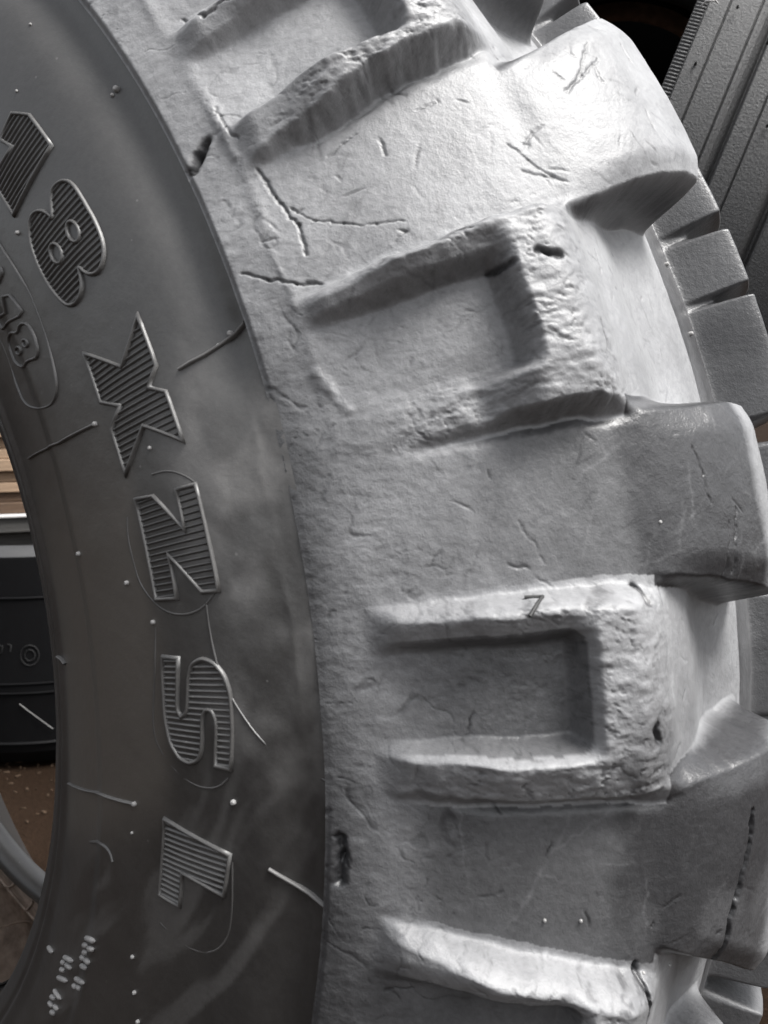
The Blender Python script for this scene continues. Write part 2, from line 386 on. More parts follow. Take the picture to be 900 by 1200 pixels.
def build_tread(TH, SS, dense):
    th, s = np.meshgrid(TH, SS)
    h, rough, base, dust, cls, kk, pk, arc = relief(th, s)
    if dense:
        h, dk = fine(h, rough, base, arc, s, pk); h_before = h.copy()
        for px, w, d in CUTS:
            pl = [on_tread(*q, 0.004) for q in px]
            if all(pl): stamp(h, TH, SS, pl, w * (0.75 if d < .003 else 1.0), d * (0.55 if d < .0019 else 0.9), 0.0011)
        for px, w, d in SCARS:
            pl = [on_tread(*q, 0.003) for q in px]
            if all(pl): stamp(h, TH, SS, pl, w, -d, 0.0012)
        for q in range(190):                       # many small random nicks
            a = RNG.uniform(-14, 48); c = RNG.uniform(0.01, 0.19)
            if RNG.random() < 0.45: a = RNG.uniform(16, 34)
            L = RNG.uniform(.002, .010); o = RNG.uniform(0, math.pi)
            e = (a + math.degrees(L * math.cos(o) / .47), c + L * math.sin(o))
            stamp(h, TH, SS, [(a, c), e], RNG.uniform(.0003, .0005), RNG.uniform(.0001, .0006), 0.0007, True)
    if dense:
        dust = dust - dk - 0.55 * np.clip((h_before - h) / 0.0009, 0, 1)
        sm1 = fbm(arc * 40, s * 40, 5, 101, 0.62); sm2 = fbm(arc * 14 + 3, s * 22, 4, 105)
        dust = dust * (1 + 0.30 * sm1) - 0.20 * sm(sm2, 0.1, 0.55) * (0.4 + 0.6 * sm(th, 26, 8))
        sc_ = np.zeros_like(dust)
        for q in range(170):
            a = RNG.choice([RNG.uniform(-8, 2), RNG.uniform(9, 17), RNG.uniform(-8, 40)]); c = RNG.uniform(0.04, 0.185)
            L = RNG.uniform(.006, .035); o = RNG.normal(0.9, 0.7)
            e = (a + math.degrees(L * math.cos(o) / .47), c + L * math.sin(o))
            stamp(sc_, TH, SS, [(a, c), e], RNG.uniform(.0003, .0006), RNG.uniform(-.22, .10), 0.0012, True)
        for q in range(260):                       # fine dark scratches on the dusty upper lugs
            a = RNG.normal(26, 6); c = RNG.uniform(0.02, 0.19); L = RNG.uniform(.003, .02); o = RNG.normal(0.6, 0.9)
            e = (a + math.degrees(L * math.cos(o) / .47), c + L * math.sin(o))
            stamp(sc_, TH, SS, [(a, c), e], RNG.uniform(.0003, .0005), RNG.uniform(.08, .42), 0.0010, True)
        dust = np.clip(dust + sc_ * (0.4 + 0.6 * vn(arc * 300, s * 300, 5)), 0.02, 1)
    P = W(tread_points(th, s, h)); nrm = grid_normals(P)
    mid = P[len(SS) // 3, len(TH) // 2] - np.array([0, -ZC, H])
    if (nrm[len(SS) // 3, len(TH) // 2] * mid).sum() < 0: nrm = -nrm; flip = True
    else: flip = False
    nr, nc = th.shape; F = grid_faces(nr, nc)
    fc = cls[:-1, :-1]; fk = kk[:-1, :-1]
    key = np.where((fc == 0) | (fc == 4), fc * 1000, fc * 1000 + fk + 100)
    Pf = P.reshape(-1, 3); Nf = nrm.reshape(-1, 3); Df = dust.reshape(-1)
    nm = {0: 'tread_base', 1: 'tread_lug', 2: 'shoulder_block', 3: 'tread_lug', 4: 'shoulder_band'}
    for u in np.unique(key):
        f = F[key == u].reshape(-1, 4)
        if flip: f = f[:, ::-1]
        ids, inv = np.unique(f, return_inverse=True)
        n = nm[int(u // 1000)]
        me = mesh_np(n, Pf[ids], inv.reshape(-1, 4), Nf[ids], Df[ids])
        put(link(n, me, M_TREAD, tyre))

SS_D = np.concatenate([np.arange(-0.0015, 0.272, 0.00058), np.arange(0.274, 0.401, 0.004)])
build_tread(np.arange(-19.5, 55.51, 0.066), SS_D, True)
SS_C = np.concatenate([np.arange(-0.0015, 0.401, 0.0035)])
build_tread(np.concatenate([np.arange(55.5, 340.5, 0.6), [340.5]]), SS_C, False)

# ------------------------------------------------------------------ near sidewall
def build_side(TH, RR):
    th, R = np.meshgrid(TH, RR); a = np.radians(th); arc = a * 0.33
    hh = 0.0003 * fbm(arc * 14, R * 14, 3, 71) + 0.00012 * fbm(arc * 90, R * 90, 3, 75)
    hh = hh + 0.0009 * sm(R, .372, .385) * fbm(arc * 45, R * 60, 3, 77) * sm(th, -16, -2) * sm(th, 34, 22)
    hh = hh + 0.0040 * np.exp(-((R - 0.3985) / 0.0085) ** 2) * sm(th, -1, 6) * sm(th, 25, 17)
    P = W(side_pt(th, R, hh))
    # dust: a chalky band below the shoulder, wipe marks low down, clean flange
    p1 = fbm(arc * 12, R * 12, 4, 81); p2 = fbm(arc * 9 + R * 14 + 0.25 * p1, (R - arc * 0.6) * 85 + 1.4 * p1, 3, 85)
    p3 = fbm(arc * 60, R * 60, 3, 87)
    d = 0.10 + 0.06 * p1 + 0.03 * p3 - 0.06 * sm(R, 0.31, 0.285)
    band = np.exp(-((R - 0.379 - 0.004 * p1) / 0.013) ** 2) * sm(th, 3, 12) * sm(th, 27, 21)
    d = d + 0.55 * band * (0.6 + 0.7 * p1 + .3 * p3)
    d = d + sm(th, 6, -3) * sm(R, 0.265, 0.30) * (-0.06 + 0.26 * sm(p2, -0.05, 0.35))
    d = d + 0.34 * sm(0.8 * p3 + 0.7 * p1, -0.05, 0.5) * sm(R, .352, .375) * sm(th, -6, 4) * sm(th, 25, 17)
    d = d - 0.05 * sm(th, 28, 42) + 0.05 * sm(th, 10, 20) + 0.10 * sm(R, .36, .39) * sm(th, 20, 28)
    d = d + 0.30 * sm(R, 0.388, 0.408) * sm(th, 2, 10) * sm(th, 26, 18) * (0.8 + 0.6 * p1)
    d = d - 0.05 * np.exp(-((R - 0.401) / 0.006) ** 2) * sm(th, 18, 26)
    n = grid_normals(P)
    if n[len(RR) // 2, len(TH) // 2, 1] > 0: n = -n; fl = True
    else: fl = False
    F = grid_faces(*th.shape).reshape(-1, 4)
    if fl: F = F[:, ::-1]
    me = mesh_np('sidewall', P.reshape(-1, 3), F, n.reshape(-1, 3), np.clip(d, 0.0, 1).reshape(-1))
    lowb = -8 + (R - 0.28) * 110
    bloom_sheen = 0.85 * sm(R, .254, .263) * sm(R, .352, .338) * sm(th, lowb - 3, lowb + 3) * sm(th, 30, 14) + 0.22 * sm(R, .25, .27) * sm(R, .38, .33)  # brown patina, with the sheen of this zone put into the colour
    bloom_sheen = np.clip(bloom_sheen * (0.9 + 0.25 * p1 + 0.12 * p3), 0, 1)
    at_ = me.attributes.new('bloom_sheen', 'FLOAT', 'POINT'); at_.data.foreach_set('value', np.ascontiguousarray(bloom_sheen.reshape(-1), np.float32))
    return put(link('sidewall', me, M_SIDE, tyre))
RS = np.concatenate([np.arange(0.222, 0.240, 0.0006), np.arange(0.240, 0.4105, 0.001)])
build_side(np.arange(-48, 64.01, 0.16), RS)
build_side(np.concatenate([np.arange(64, 312, 1.0), [312]]), RS[::4])

# far sidewall, beads and inner liner: turned profiles
def turned(name, prf, mat, parent, steps=240, dust=0.1):
    prf = np.array(prf, float)
    a = np.linspace(0, 2 * np.pi, steps + 1)
    P = np.stack([prf[:, 0][:, None] * np.cos(a), prf[:, 0][:, None] * np.sin(a), np.repeat(prf[:, 1][:, None], steps + 1, 1)], -1)
    me = mesh_np(name, W(P).reshape(-1, 3), grid_faces(len(prf), steps + 1).reshape(-1, 4), None, np.full(P.shape[0] * P.shape[1], dust))
    return put(link(name, me, mat, parent))
def smooth_curve(pts, n=60):
    p = np.array(pts, float); t = np.concatenate([[0], np.cumsum(np.hypot(*np.diff(p, axis=0).T))])
    u = np.linspace(0, t[-1], n); q = np.stack([np.interp(u, t, p[:, 0]), np.interp(u, t, p[:, 1])], 1)
    for _ in range(6): q[1:-1] = (q[:-2] + 2 * q[1:-1] + q[2:]) / 4
    return q
ZF = -0.155
turned('bead', [(0.2222, float(side_z(0.2222)))] + [(0.2205, -0.034), (0.2215, -0.045), (0.226, -0.05), (0.24, -0.047)], M_SIDE, tyre)
liner = smooth_curve([(0.24, -0.047), (0.29, -0.018), (0.35, -0.012), (0.40, -0.024), (0.45, -0.06), (0.478, -0.14), (0.455, -0.215), (0.41, -0.252), (0.37, -0.238), (0.33, -0.212), (0.28, -0.176), (0.240, ZF - 0.004)], 80)
turned('inner_liner', liner, M_LINER, tyre)
turned('bead', [(0.240, ZF - 0.004), (0.234, ZF + 0.004), (0.2275, ZF + 0.003), (0.2245, ZF - 0.006), (0.2265, ZF - 0.016), (0.24, ZF - 0.026)], M_SIDE, tyre)
turned('sidewall', smooth_curve([(0.24, ZF - 0.026), (0.28, -0.202), (0.33, -0.238), (0.38, -0.272), (0.4103, -0.2925)], 40), M_SIDE, tyre)
# raised vent lines of the inner liner
_i0 = 52
seg = liner[_i0:79]
def tube_np(pts, rad, n=6, closed=False):
    pts = np.asarray(pts, float); k = len(pts)
    tg = np.gradient(pts, axis=0)
    if closed: tg = np.roll(pts, -1, 0) - np.roll(pts, 1, 0)
    tg /= np.linalg.norm(tg, axis=1, keepdims=True) + 1e-12
    ref = np.array([0.123, 0.97, 0.21]); u = np.cross(tg, ref); u /= np.linalg.norm(u, axis=1, keepdims=True); v = np.cross(tg, u)
    rad = np.broadcast_to(np.asarray(rad, float), (k,))
    a = np.linspace(0, 2 * np.pi, n, endpoint=False)
    V = pts[:, None] + rad[:, None, None] * (np.cos(a)[None, :, None] * u[:, None] + np.sin(a)[None, :, None] * v[:, None])
    F = []
    for i in range(k if closed else k - 1):
        j = (i + 1) % k
        for q in range(n): F.append((i * n + q, i * n + (q + 1) % n, j * n + (q + 1) % n, j * n + q))
    return V.reshape(-1, 3), np.array(F)
vl = []
for i, (r, z) in enumerate(seg):
    a = 0.5 * (i / len(seg)) ** 1.3; vl.append((r * math.cos(a), r * math.sin(a), z + 0.0004))
Vv, Fv = tube_np(np.array(vl), 0.0011, 5)
Vw = np.stack([Vv[:, 0], -Vv[:, 2], Vv[:, 1]], -1)
vme = mesh_np('vent_line', Vw, Fv)
for i in range(60):
    o = link('vent_line', vme, M_LINER, tyre); o.location = Vector((0, 0, H)) - TOFF; o.rotation_euler = (0, -math.radians(6 * i + 2), 0)
for rr in (0.285, 0.315, 0.345):
    i = int(np.argmin(np.abs(liner[45:, 0] - rr))) + 45
    aa = np.linspace(0, 2 * np.pi, 121)[:-1]
    V, F = tube_np(W(np.stack([liner[i, 0] * np.cos(aa), liner[i, 0] * np.sin(aa), 0 * aa + liner[i, 1] + .0005], -1)), 0.0012, 5, True)
    put(link('vent_line', mesh_np('vent_line', V, F), M_LINER, tyre))

# ------------------------------------------------------------------ raised lettering and marks on the sidewall
def dens(poly, closed=True, step=0.004):
    """poly in (theta, R): subdivide so that it follows the curved wall"""
    out = []; n = len(poly)
    for i in range(n if closed else n - 1):
        a = np.array(poly[i]); b = np.array(poly[(i + 1) % n])
        L = math.hypot(math.radians(a[0] - b[0]) * 0.33, a[1] - b[1]); k = max(1, int(L / step))
        for j in range(k): out.append(a + (b - a) * j / k)
    if not closed: out.append(np.array(poly[-1]))
    return np.array(out)
def ridge(name, poly, parent, w=0.00072, hgt=0.0012, closed=True, mat=None, dust=0.36):
    """half-round ridge along a polyline on the sidewall"""
    p = dens(poly, closed)
    xy = np.stack([np.radians(p[:, 0]) * 0.33, p[:, 1]], 1)
    if closed: d0 = xy - np.roll(xy, 1, 0); d1 = np.roll(xy, -1, 0) - xy
    else: d1 = np.diff(xy, axis=0, append=xy[-1:] * 2 - xy[-2:-1]); d0 = np.concatenate([d1[:1], d1[:-1]])
    d0 = d0 / (np.linalg.norm(d0, axis=1, keepdims=True) + 1e-12); d1 = d1 / (np.linalg.norm(d1, axis=1, keepdims=True) + 1e-12)
    n0 = np.stack([-d0[:, 1], d0[:, 0]], 1); n1 = np.stack([-d1[:, 1], d1[:, 0]], 1)
    mt = n0 + n1; mt /= np.linalg.norm(mt, axis=1, keepdims=True) + 1e-12
    sc = 1 / np.clip((mt * n1).sum(1), 0.45, 1)
    off = [(-1.25, -0.0006), (-0.85, hgt * 0.62), (-0.35, hgt), (0.35, hgt), (0.85, hgt * 0.62), (1.25, -0.0006)]
    rows = []
    for o, hh in off:
        q = xy + mt * (sc * o * w)[:, None]
        jit = 1 + 0.12 * fbm(q[:, 0] * 400, q[:, 1] * 400, 2, 91)
        if name == 'raised_outline': jit = jit * np.clip(0.65 + 1.1 * fbm(q[:, 0] * 60, q[:, 1] * 60, 2, 93), 0.08, 1.2)
        rows.append(side_pt(np.degrees(q[:, 0] / 0.33), q[:, 1], hh * (jit if hh > 0 else 1)))
    V = np.stack(rows, 1); k, n = V.shape[:2]; F = []
    for i in range(k if closed else k - 1):
        j = (i + 1) % k
        for q in range(n - 1): F.append((i * n + q, j * n + q, j * n + q + 1, i * n + q + 1))
    me = mesh_np(name, W(V).reshape(-1, 3), np.array(F), None, np.full(k * n, dust))
    o = link(name, me, mat or M_SIDE, parent)
    return o
def hatch(polys, parent, step=0.38, hgt=0.0007, dust=0.16):
    """radial ribs that fill the letter: each rib runs outwards at constant angle"""
    ths = np.concatenate([np.array(p)[:, 0] for p in polys]); V = []; F = []
    t = ths.min() + step * 0.5
    while t < ths.max():
        xs = []
        for p in polys:
            for i in range(len(p)):
                a, b = p[i], p[(i + 1) % len(p)]
                if (a[0] <= t) != (b[0] <= t): xs.append(a[1] + (t - a[0]) / (b[0] - a[0]) * (b[1] - a[1]))
        xs.sort()
        for r0, r1 in zip(xs[::2], xs[1::2]):
            if r1 - r0 < 0.0015: continue
            k = max(2, int((r1 - r0) / 0.004) + 1); rs = np.linspace(r0, r1, k); b0 = len(V)
            hw = step * 0.36
            for r in rs:
                for o, hh in ((-1, -0.0005), (-0.3, hgt), (0.3, hgt), (1, -0.0005)):
                    V.append(side_pt(t + o * hw, r, hh * (1 + random.uniform(-.15, .1))))
            for i in range(k - 1):
                for q in range(3):
                    F.append((b0 + i * 4 + q, b0 + i * 4 + q + 1, b0 + i * 4 + q + 5, b0 + i * 4 + q + 4))
        t += step
    me = mesh_np('hatching', W(np.array(V)), np.array(F), None, np.full(len(V), dust))
    return link('hatching', me, M_SIDE, parent)
def flow(p, it=2):
    for _ in range(it):
        q = [p[0]]
        for a, b in zip(p[:-1], p[1:]):
            a = np.array(a); b = np.array(b); q += [tuple(a * .75 + b * .25), tuple(a * .25 + b * .75)]
        p = q + [p[-1]]
    return p
def px(lst, sc=1.0, ox=0, oy=0):
    return [on_side(ox + x / sc, oy + y / sc) for x, y in lst]
def rnd(poly, it=1):
    """Chaikin corner cutting for round glyphs"""
    for _ in range(it):
        q = []
        for i in range(len(poly)):
            a = np.array(poly[i]); b = np.array(poly[(i + 1) % len(poly)]); q += [tuple(a * .75 + b * .25), tuple(a * .25 + b * .75)]
        poly = q
    return poly
def softc(poly):
    q = []; n = len(poly); P = [np.array([math.radians(a[0]) * .33, a[1]]) for a in poly]
    for i in range(n):
        u = P[i] - P[i - 1]; v = P[(i + 1) % n] - P[i]
        t = abs(math.atan2(u[0] * v[1] - u[1] * v[0], u @ v))
        if t > math.radians(62): q.append(P[i]); continue
        a = min(0.3, .006 / (np.linalg.norm(u) + 1e-9)); b = min(0.3, .006 / (np.linalg.norm(v) + 1e-9))
        A = P[i] - u * a; B = P[i] + v * b
        q += [A, (A + B + 2 * P[i]) / 4, B]
    return [(math.degrees(p[0] / .33), p[1]) for p in q]
def letter(outer, holes=(), step=0.38, label=None):
    o = ridge('raised_letter', outer, tyre); put(o)
    if label: o['label'] = label
    for h in holes: ridge('outline', h, o)
    hatch([outer] + list(holes), o, step, 0.0007, 0.16 if step > 0.35 else 0.5)
    return o
g1 = px([(61, 171), (17, 252), (-8, 212), (15, 172), (1, 164), (15, 133), (35, 135)])
letter(g1, label='raised hatched numeral 1')
g8 = rnd(px([(180, 395), (190, 355), (225, 333), (258, 345), (300, 415), (345, 495), (370, 570), (362, 635), (340, 664), (305, 664), (276, 632), (292, 690), (286, 745), (255, 778), (222, 765), (165, 692), (122, 600), (104, 520), (110, 460), (140, 437), (178, 455), (190, 476)], 3, 0, 100), 2)
ov = lambda cx, cy, rx, ry, tl, n=14: [(cx + rx * math.cos(a) * math.cos(tl) - ry * math.sin(a) * math.sin(tl), cy + rx * math.cos(a) * math.sin(tl) + ry * math.sin(a) * math.cos(tl)) for a in [2 * math.pi * i / n for i in range(n)]]
letter(g8, [px(ov(260, 515, 21, 38, -.3), 3, 0, 100), px(ov(201, 592, 20, 36, -.3), 3, 0, 100)], label='raised hatched numeral 8')
gx = px([(240, 35), (312, 228), (280, 315), (350, 330), (415, 520), (262, 462), (193, 650), (138, 475), (172, 385), (97, 372), (32, 182), (178, 235)], 3.332, 90, 360)
letter(gx, label='raised hatched letter X')
gz = px([(232, 750), (300, 738), (425, 870), (390, 712), (465, 692), (555, 1105), (492, 1112), (362, 968), (393, 1135), (312, 1142)], 3.332, 90, 360)
letter(gz, step=0.36, label='raised hatched letter Z')
gs = px([(172, 165), (230, 172), (226, 370), (245, 402), (268, 380), (270, 250), (285, 192), (325, 172), (372, 190), (412, 240), (435, 310), (443, 450), (437, 605), (375, 592), (382, 420), (364, 376), (340, 370), (325, 400), (325, 525), (310, 570), (275, 582), (235, 560), (200, 500), (180, 400), (172, 260)], 3.335, 140, 720)
letter(softc(gs), step=0.34, label='raised hatched letter S')
gl = px([(180, 800), (432, 940), (410, 1098), (248, 1008), (238, 1140), (158, 1095)], 3.335, 140, 720)
letter(gl, step=0.34, label='raised hatched letter L')
# small outlined 18 inside a long oval
sp = dict(w=0.0006, hgt=0.0008)
put(ridge('raised_letter', rnd(px([(70, 838), (97, 836), (122, 880), (136, 935), (128, 960), (100, 966), (85, 992), (58, 982), (40, 940), (27, 890), (38, 868), (64, 872)], 3, 0, 100), 1), tyre, **sp))
put(ridge('raised_letter', px(ov(66, 932, 9, 14, -.3, 10), 3, 0, 100), tyre, w=.0005, hgt=.0007))
put(ridge('raised_letter', px(ov(89, 906, 9, 14, -.3, 10), 3, 0, 100), tyre, w=.0005, hgt=.0007))
put(ridge('raised_letter', px([(10, 742), (35, 738), (78, 795), (68, 812), (10, 856), (-12, 820), (22, 800)], 3, 0, 100), tyre, **sp))
put(ridge('raised_letter', px([(-10, 640), (4, 642), (9, 662), (-2, 690)], 3, 0, 100), tyre, **sp))
put(ridge('raised_outline', flow(px([(-14, 262), (0, 288), (20, 318), (36, 346), (50, 385), (61, 420), (67, 448), (66, 465), (58, 477), (43, 480), (30, 474), (22, 458), (12, 428), (3, 404), (-14, 372)])), tyre, w=.0005, hgt=.0006, closed=False))
# faint mould insert outlines round the letters
thin = dict(w=.0004, hgt=.0003, closed=False, dust=.3)
put(ridge('raised_outline', flow(px([(149, 606), (150, 632), (157, 662), (164, 685), (180, 707), (198, 719), (218, 721), (238, 713), (252, 694)])), tyre, **thin))
put(ridge('raised_outline', flow(px([(178, 556), (196, 551), (215, 556), (232, 568), (250, 592), (262, 580)])), tyre, **thin))
put(ridge('raised_outline', flow(px([(241, 706), (246, 745), (254, 778), (262, 800), (275, 825), (295, 855), (320, 881), (350, 900), (386, 918)])), tyre, w=.0004, hgt=.0004, closed=False, dust=.2))
put(ridge('raised_outline', flow(px([(182, 735), (181, 790), (178, 858), (190, 884), (208, 907), (232, 923), (255, 924), (268, 912)])), tyre, **thin))
put(ridge('raised_outline', flow(px([(188, 1082), (205, 1100), (228, 1115), (250, 1117), (266, 1102), (272, 1075), (272, 1010)])), tyre, **thin))
put(ridge('raised_outline', flow(px([(105, 987), (118, 987), (128, 996), (132, 1010)])), tyre, w=.0007, hgt=.0009, closed=False))
# radial mould flash lines
for a in ([(35, 537), (70, 519), (112, 497)], [(210, 433), (240, 416), (262, 402), (288, 378)], [(82, 918), (120, 931), (158, 942)], [(315, 1018), (345, 1036), (362, 1046), (384, 1064)], [(68, 769), (77, 778)]):
    put(ridge('mould_line', px(a), tyre, w=.00058, hgt=.0012, closed=False, dust=.6))
# vent nubs
def nub(pt, nrm, r=0.0012, hgt=0.003):
    n = Vector(nrm).normalized(); a = n.orthogonal().normalized(); b = n.cross(a); V = []; F = []
    c = Vector(pt)
    rr = [(1.15, -0.4), (1.0, 0.35), (0.9, 0.75), (0.5, 1.0)]
    for q, hh in rr:
        for i in range(8):
            t = i * math.pi / 4; V.append(c + (a * math.cos(t) + b * math.sin(t)) * r * q + n * hgt * hh)
    for j in range(3):
        for i in range(8): F.append((j * 8 + i, j * 8 + (i + 1) % 8, j * 8 + 8 + (i + 1) % 8, j * 8 + 8 + i))
    me = mesh_np('vent_nub', np.array(V), np.array(F))
    import bmesh
    bm = bmesh.new(); bm.from_mesh(me); bm.verts.ensure_lookup_table(); bm.faces.new([bm.verts[24 + i] for i in range(8)]); bm.to_mesh(me); bm.free()
    return put(link('vent_nub', me, M_NUB, tyre))
for x, y, r in [(93, 649, .0013), (149, 683, .0012), (180, 729, .0012), (176, 525, .001), (112, 497, .0014), (21, 273, .0012), (137, 105, .0017), (270, 391, .0014), (274, 940, .0014), (158, 942, .0013), (156, 1121, .0011), (158, 1163, .0011), (162, 1197, .0011), (155, 976, .0008), (36, 29, .0008), (20, 107, .0008), (132, 112, .001), (256, 405, .001), (60, 1112, .0009)]:
    t, R = on_side(x, y); p0 = W(side_pt(t, R, 0.0)); p1 = W(side_pt(t, R, 0.01)); nub(p0, p1 - p0, r * .75, r * 1.0)
# small stamped batch characters low on the sidewall
strokes = [[(270, 217), (325, 240)], [(262, 258), (285, 262)], [(285, 275), (318, 282)], [(262, 295), (280, 300)], [(250, 322), (268, 330)], [(270, 335), (296, 352)], [(248, 365), (280, 380)], [(215, 430), (268, 462)], [(208, 470), (225, 480)], [(230, 480), (246, 488)],
           [(155, 318), (210, 345)], [(148, 348), (165, 352)], [(168, 358), (200, 382)], [(142, 385), (162, 392)], [(122, 425), (180, 450)], [(105, 490), (145, 545)], [(90, 528), (115, 540)], [(80, 560), (102, 580)], [(108, 578), (130, 598)], [(90, 610), (112, 618)], [(76, 265), (100, 298)]]
for st in strokes:
    (x0, y0), (x1, y1) = st; pts = []; rad = []
    for j in range(7):
        u = j / 6; t, R = on_side(40 + (x0 + (x1 - x0) * u) / 4.5, 1050 + (y0 + (y1 - y0) * u) / 4.5)
        pts.append(side_pt(t, R, 0.0002)); rad.append(0.00125 * math.sqrt(max(0.02, 1 - (2 * u - 1) ** 4)))
    V, F = tube_np(W(np.array(pts)), rad, 7)
    put(link('stamped_character', mesh_np('stamped_character', V, F), M_NUB, tyre))
# numeral 7 scribed on the upper rim of a block
def on_block(x, y, h):
    t, s = on_tread(x, y, h); hb = relief(np.array([t]), np.array([s]))[0][0]
    return t, s, hb
def tread_ridge(name, pts, w, mat, h0=0.008, lift=0.0004):
    P = []
    for q in pts:
        t, s, hb = on_block(*q, h0); t2, s2, hb = on_block(*q, hb_fix(q, h0)); P.append(tread_points(np.array(t2), np.array(s2), np.array(hb + lift)))
    P = np.array(P); Pd = []
    for a, b in zip(P[:-1], P[1:]):
        for j in range(4): Pd.append(a + (b - a) * j / 4)
    Pd.append(P[-1])
    V, F = tube_np(W(np.array(Pd)), w, 6)
    return put(link(name, mesh_np(name, V, F), mat, tyre))
def hb_fix(q, h):
    for _ in range(12): h = 0.6 * h + 0.4 * on_block(*q, h)[2]
    return h
tread_ridge('stamped_character', [(613, 700), (635, 699), (626, 712), (619, 722)], 0.0007, M_MARK, lift=0.0009)
# vent nubs along the worn outer corners of the lugs
for t, s, k in [(24.3, .235, 0), (20.4, .232, 0)]:
    hb = relief(np.array([t]), np.array([s]))[0][0]
    p0 = W(tread_points(np.array(t), np.array(s), np.array(hb))); p1 = W(tread_points(np.array(t), np.array(s), np.array(hb + .01)))
    nub(p0, p1 - p0, .0010, .0016)
for x, y in [(637, 1079), (680, 1080), (753, 1140), (804, 1148), (772, 612)]:
    q = on_tread(x, y, 0)
    if q:
        hb = relief(np.array([q[0]]), np.array([q[1]]))[0][0]
        p0 = W(tread_points(np.array(q[0]), np.array(q[1]), np.array(hb))); p1 = W(tread_points(np.array(q[0]), np.array(q[1]), np.array(hb + .01)))
        nub(p0, p1 - p0, .0006, .0007)

# ------------------------------------------------------------------ ground
mt, nt, b = nodes_of('dirty_ground')
tc = N(nt, 'ShaderNodeTexCoord').outputs['Object']
n1 = noise(nt, 3, 6, 0.6, tc); n2 = noise(nt, 160, 4, 0.7, tc)
c1 = ramp(nt, n1.outputs[0], [(0.3, (0.012, 0.007, 0.004)), (0.7, (0.028, 0.017, 0.011))])
c2 = ramp(nt, n2.outputs[0], [(0.35, (0.6, 0.6, 0.6)), (0.62, (1.0, 1.0, 1.0)), (0.75, (2.0, 1.9, 1.7))])
nt.links.new(mix(nt, 1.0, c1.outputs[0], c2.outputs[0], 'MULTIPLY'), b.inputs['Base Color']); b.inputs['Roughness'].default_value = 0.95; b.inputs['Specular IOR Level'].default_value = 0.05
bump(nt, b, n2.outputs[0], 0.8, 0.006)
G = 60.0
gm = mesh_np('ground', np.array([(-G, -G, 0), (G, -G, 0), (G, G, 0), (-G, G, 0)]), np.array([[0, 1, 2, 3]]), smooth=False)
g = link('ground', gm, mt); g['kind'] = 'structure'

# ------------------------------------------------------------------ things behind
def solid_of_turn(name, prf, mat, parent, steps=180, dust=0.1, jit=0.0):
    """profile (radius, axial) turned about local Z"""
    prf = np.array(prf, float); a = np.linspace(0, 2 * np.pi, steps + 1)
    P = np.stack([prf[:, 0][:, None] * np.cos(a), prf[:, 0][:, None] * np.sin(a), np.repeat(prf[:, 1][:, None], steps + 1, 1)], -1)
    me = mesh_np(name, P.reshape(-1, 3), grid_faces(len(prf), steps + 1).reshape(-1, 4), None, np.full(P.shape[0] * P.shape[1], dust))
    return link(name, me, mat, parent)
def frame(o, origin, zaxis, xaxis):
    z = Vector(zaxis).normalized(); x = Vector(xaxis); x = (x - z * x.dot(z)).normalized(); y = z.cross(x)
    mm = Matrix(((x.x, y.x, z.x), (x.y, y.y, z.y), (x.z, y.z, z.z))).to_4x4(); mm.translation = Vector(origin); o.matrix_world = mm

# ribbed truck tyre leaning behind, upper right
rt = tag(empty('ribbed_tyre', (0, 0, 0)), 'grey ribbed tyre with straight grooves leaning behind at upper right', 'tyre')
ray = pix_ray(865, 90); dep = 0.95; P0 = CC + ray * dep
cdir = RGT * 0.381 + UPV * 0.924
rad = -ray / np.linalg.norm(ray); rad = rad - cdir * (rad @ cdir); rad /= np.linalg.norm(rad)
axd = np.cross(cdir, rad)
if axd @ RGT < 0: axd = -axd
RT = 0.47; cen = P0 - rad * RT
frame(rt, W(cen), WD(axd), WD(rad))
k = dep / CF
prf = [(RT - .17, -.035), (RT - .10, -.050), (RT - .05, -.0575), (RT - .022, -.060), (RT - .011, -.0606), (RT - .0035, -.0600), (RT - .003, -.0505), (RT, -.0495)]
for c in (-41, -6):
    prf += [(RT, c * k - .0012), (RT - .0035, c * k - .0005), (RT - .0035, c * k + .0005), (RT, c * k + .0012)]
prf += [(RT, -.001), (RT - .002, .003), (RT - .007, .0075), (RT - .011, .0105), (RT - .011, .0118), (RT - .001, .0128), (RT, .014)]
prf += [(RT, 40 * k - .0012), (RT - .0035, 40 * k - .0005), (RT - .0035, 40 * k + .0005), (RT, 40 * k + .0012), (RT, .060), (RT - .003, .064), (RT - .011, .069), (RT - .011, .071), (RT - .001, .073), (RT, .075), (RT, .125), (RT - .01, .135), (RT - .05, .15), (RT - .12, .15), (RT - .17, .11)]
rc_ = solid_of_turn('casing', prf, M_GREY, rt, 360, 0.12); rc_.data.polygons.foreach_set('use_smooth', np.zeros(len(rc_.data.polygons), bool))
sv = np.array([(0, -.0008, -.0613), (.0042, -.0006, -.0606), (.0052, -.0006, -.0512), (0, -.0008, -.0500), (0, .0008, -.0613), (.0042, .0006, -.0606), (.0052, .0006, -.0512), (0, .0008, -.0500)]) + np.array([RT - .0065, 0, 0])
sf_ = np.array([(0, 1, 2, 3), (7, 6, 5, 4), (1, 5, 6, 2), (0, 4, 5, 1), (3, 2, 6, 7)])
sme = mesh_np('serration', sv, sf_, None, np.full(8, .6), False)
for i in range(-60, 61):
    o = link('serration', sme, M_GREY, rt); o.rotation_euler = (0, 0, math.radians(i * 0.44))
def rt_pt(x, y, lift=0.0):
    d = pix_ray(x, y); t = ((P0 - CC) @ rad) / (d @ rad); return CC + d * t + rad * lift
def tree_child(o, parent):
    o.parent = parent; o.matrix_parent_inverse = parent.matrix_world.inverted(); return o
bpy.context.view_layer.update()
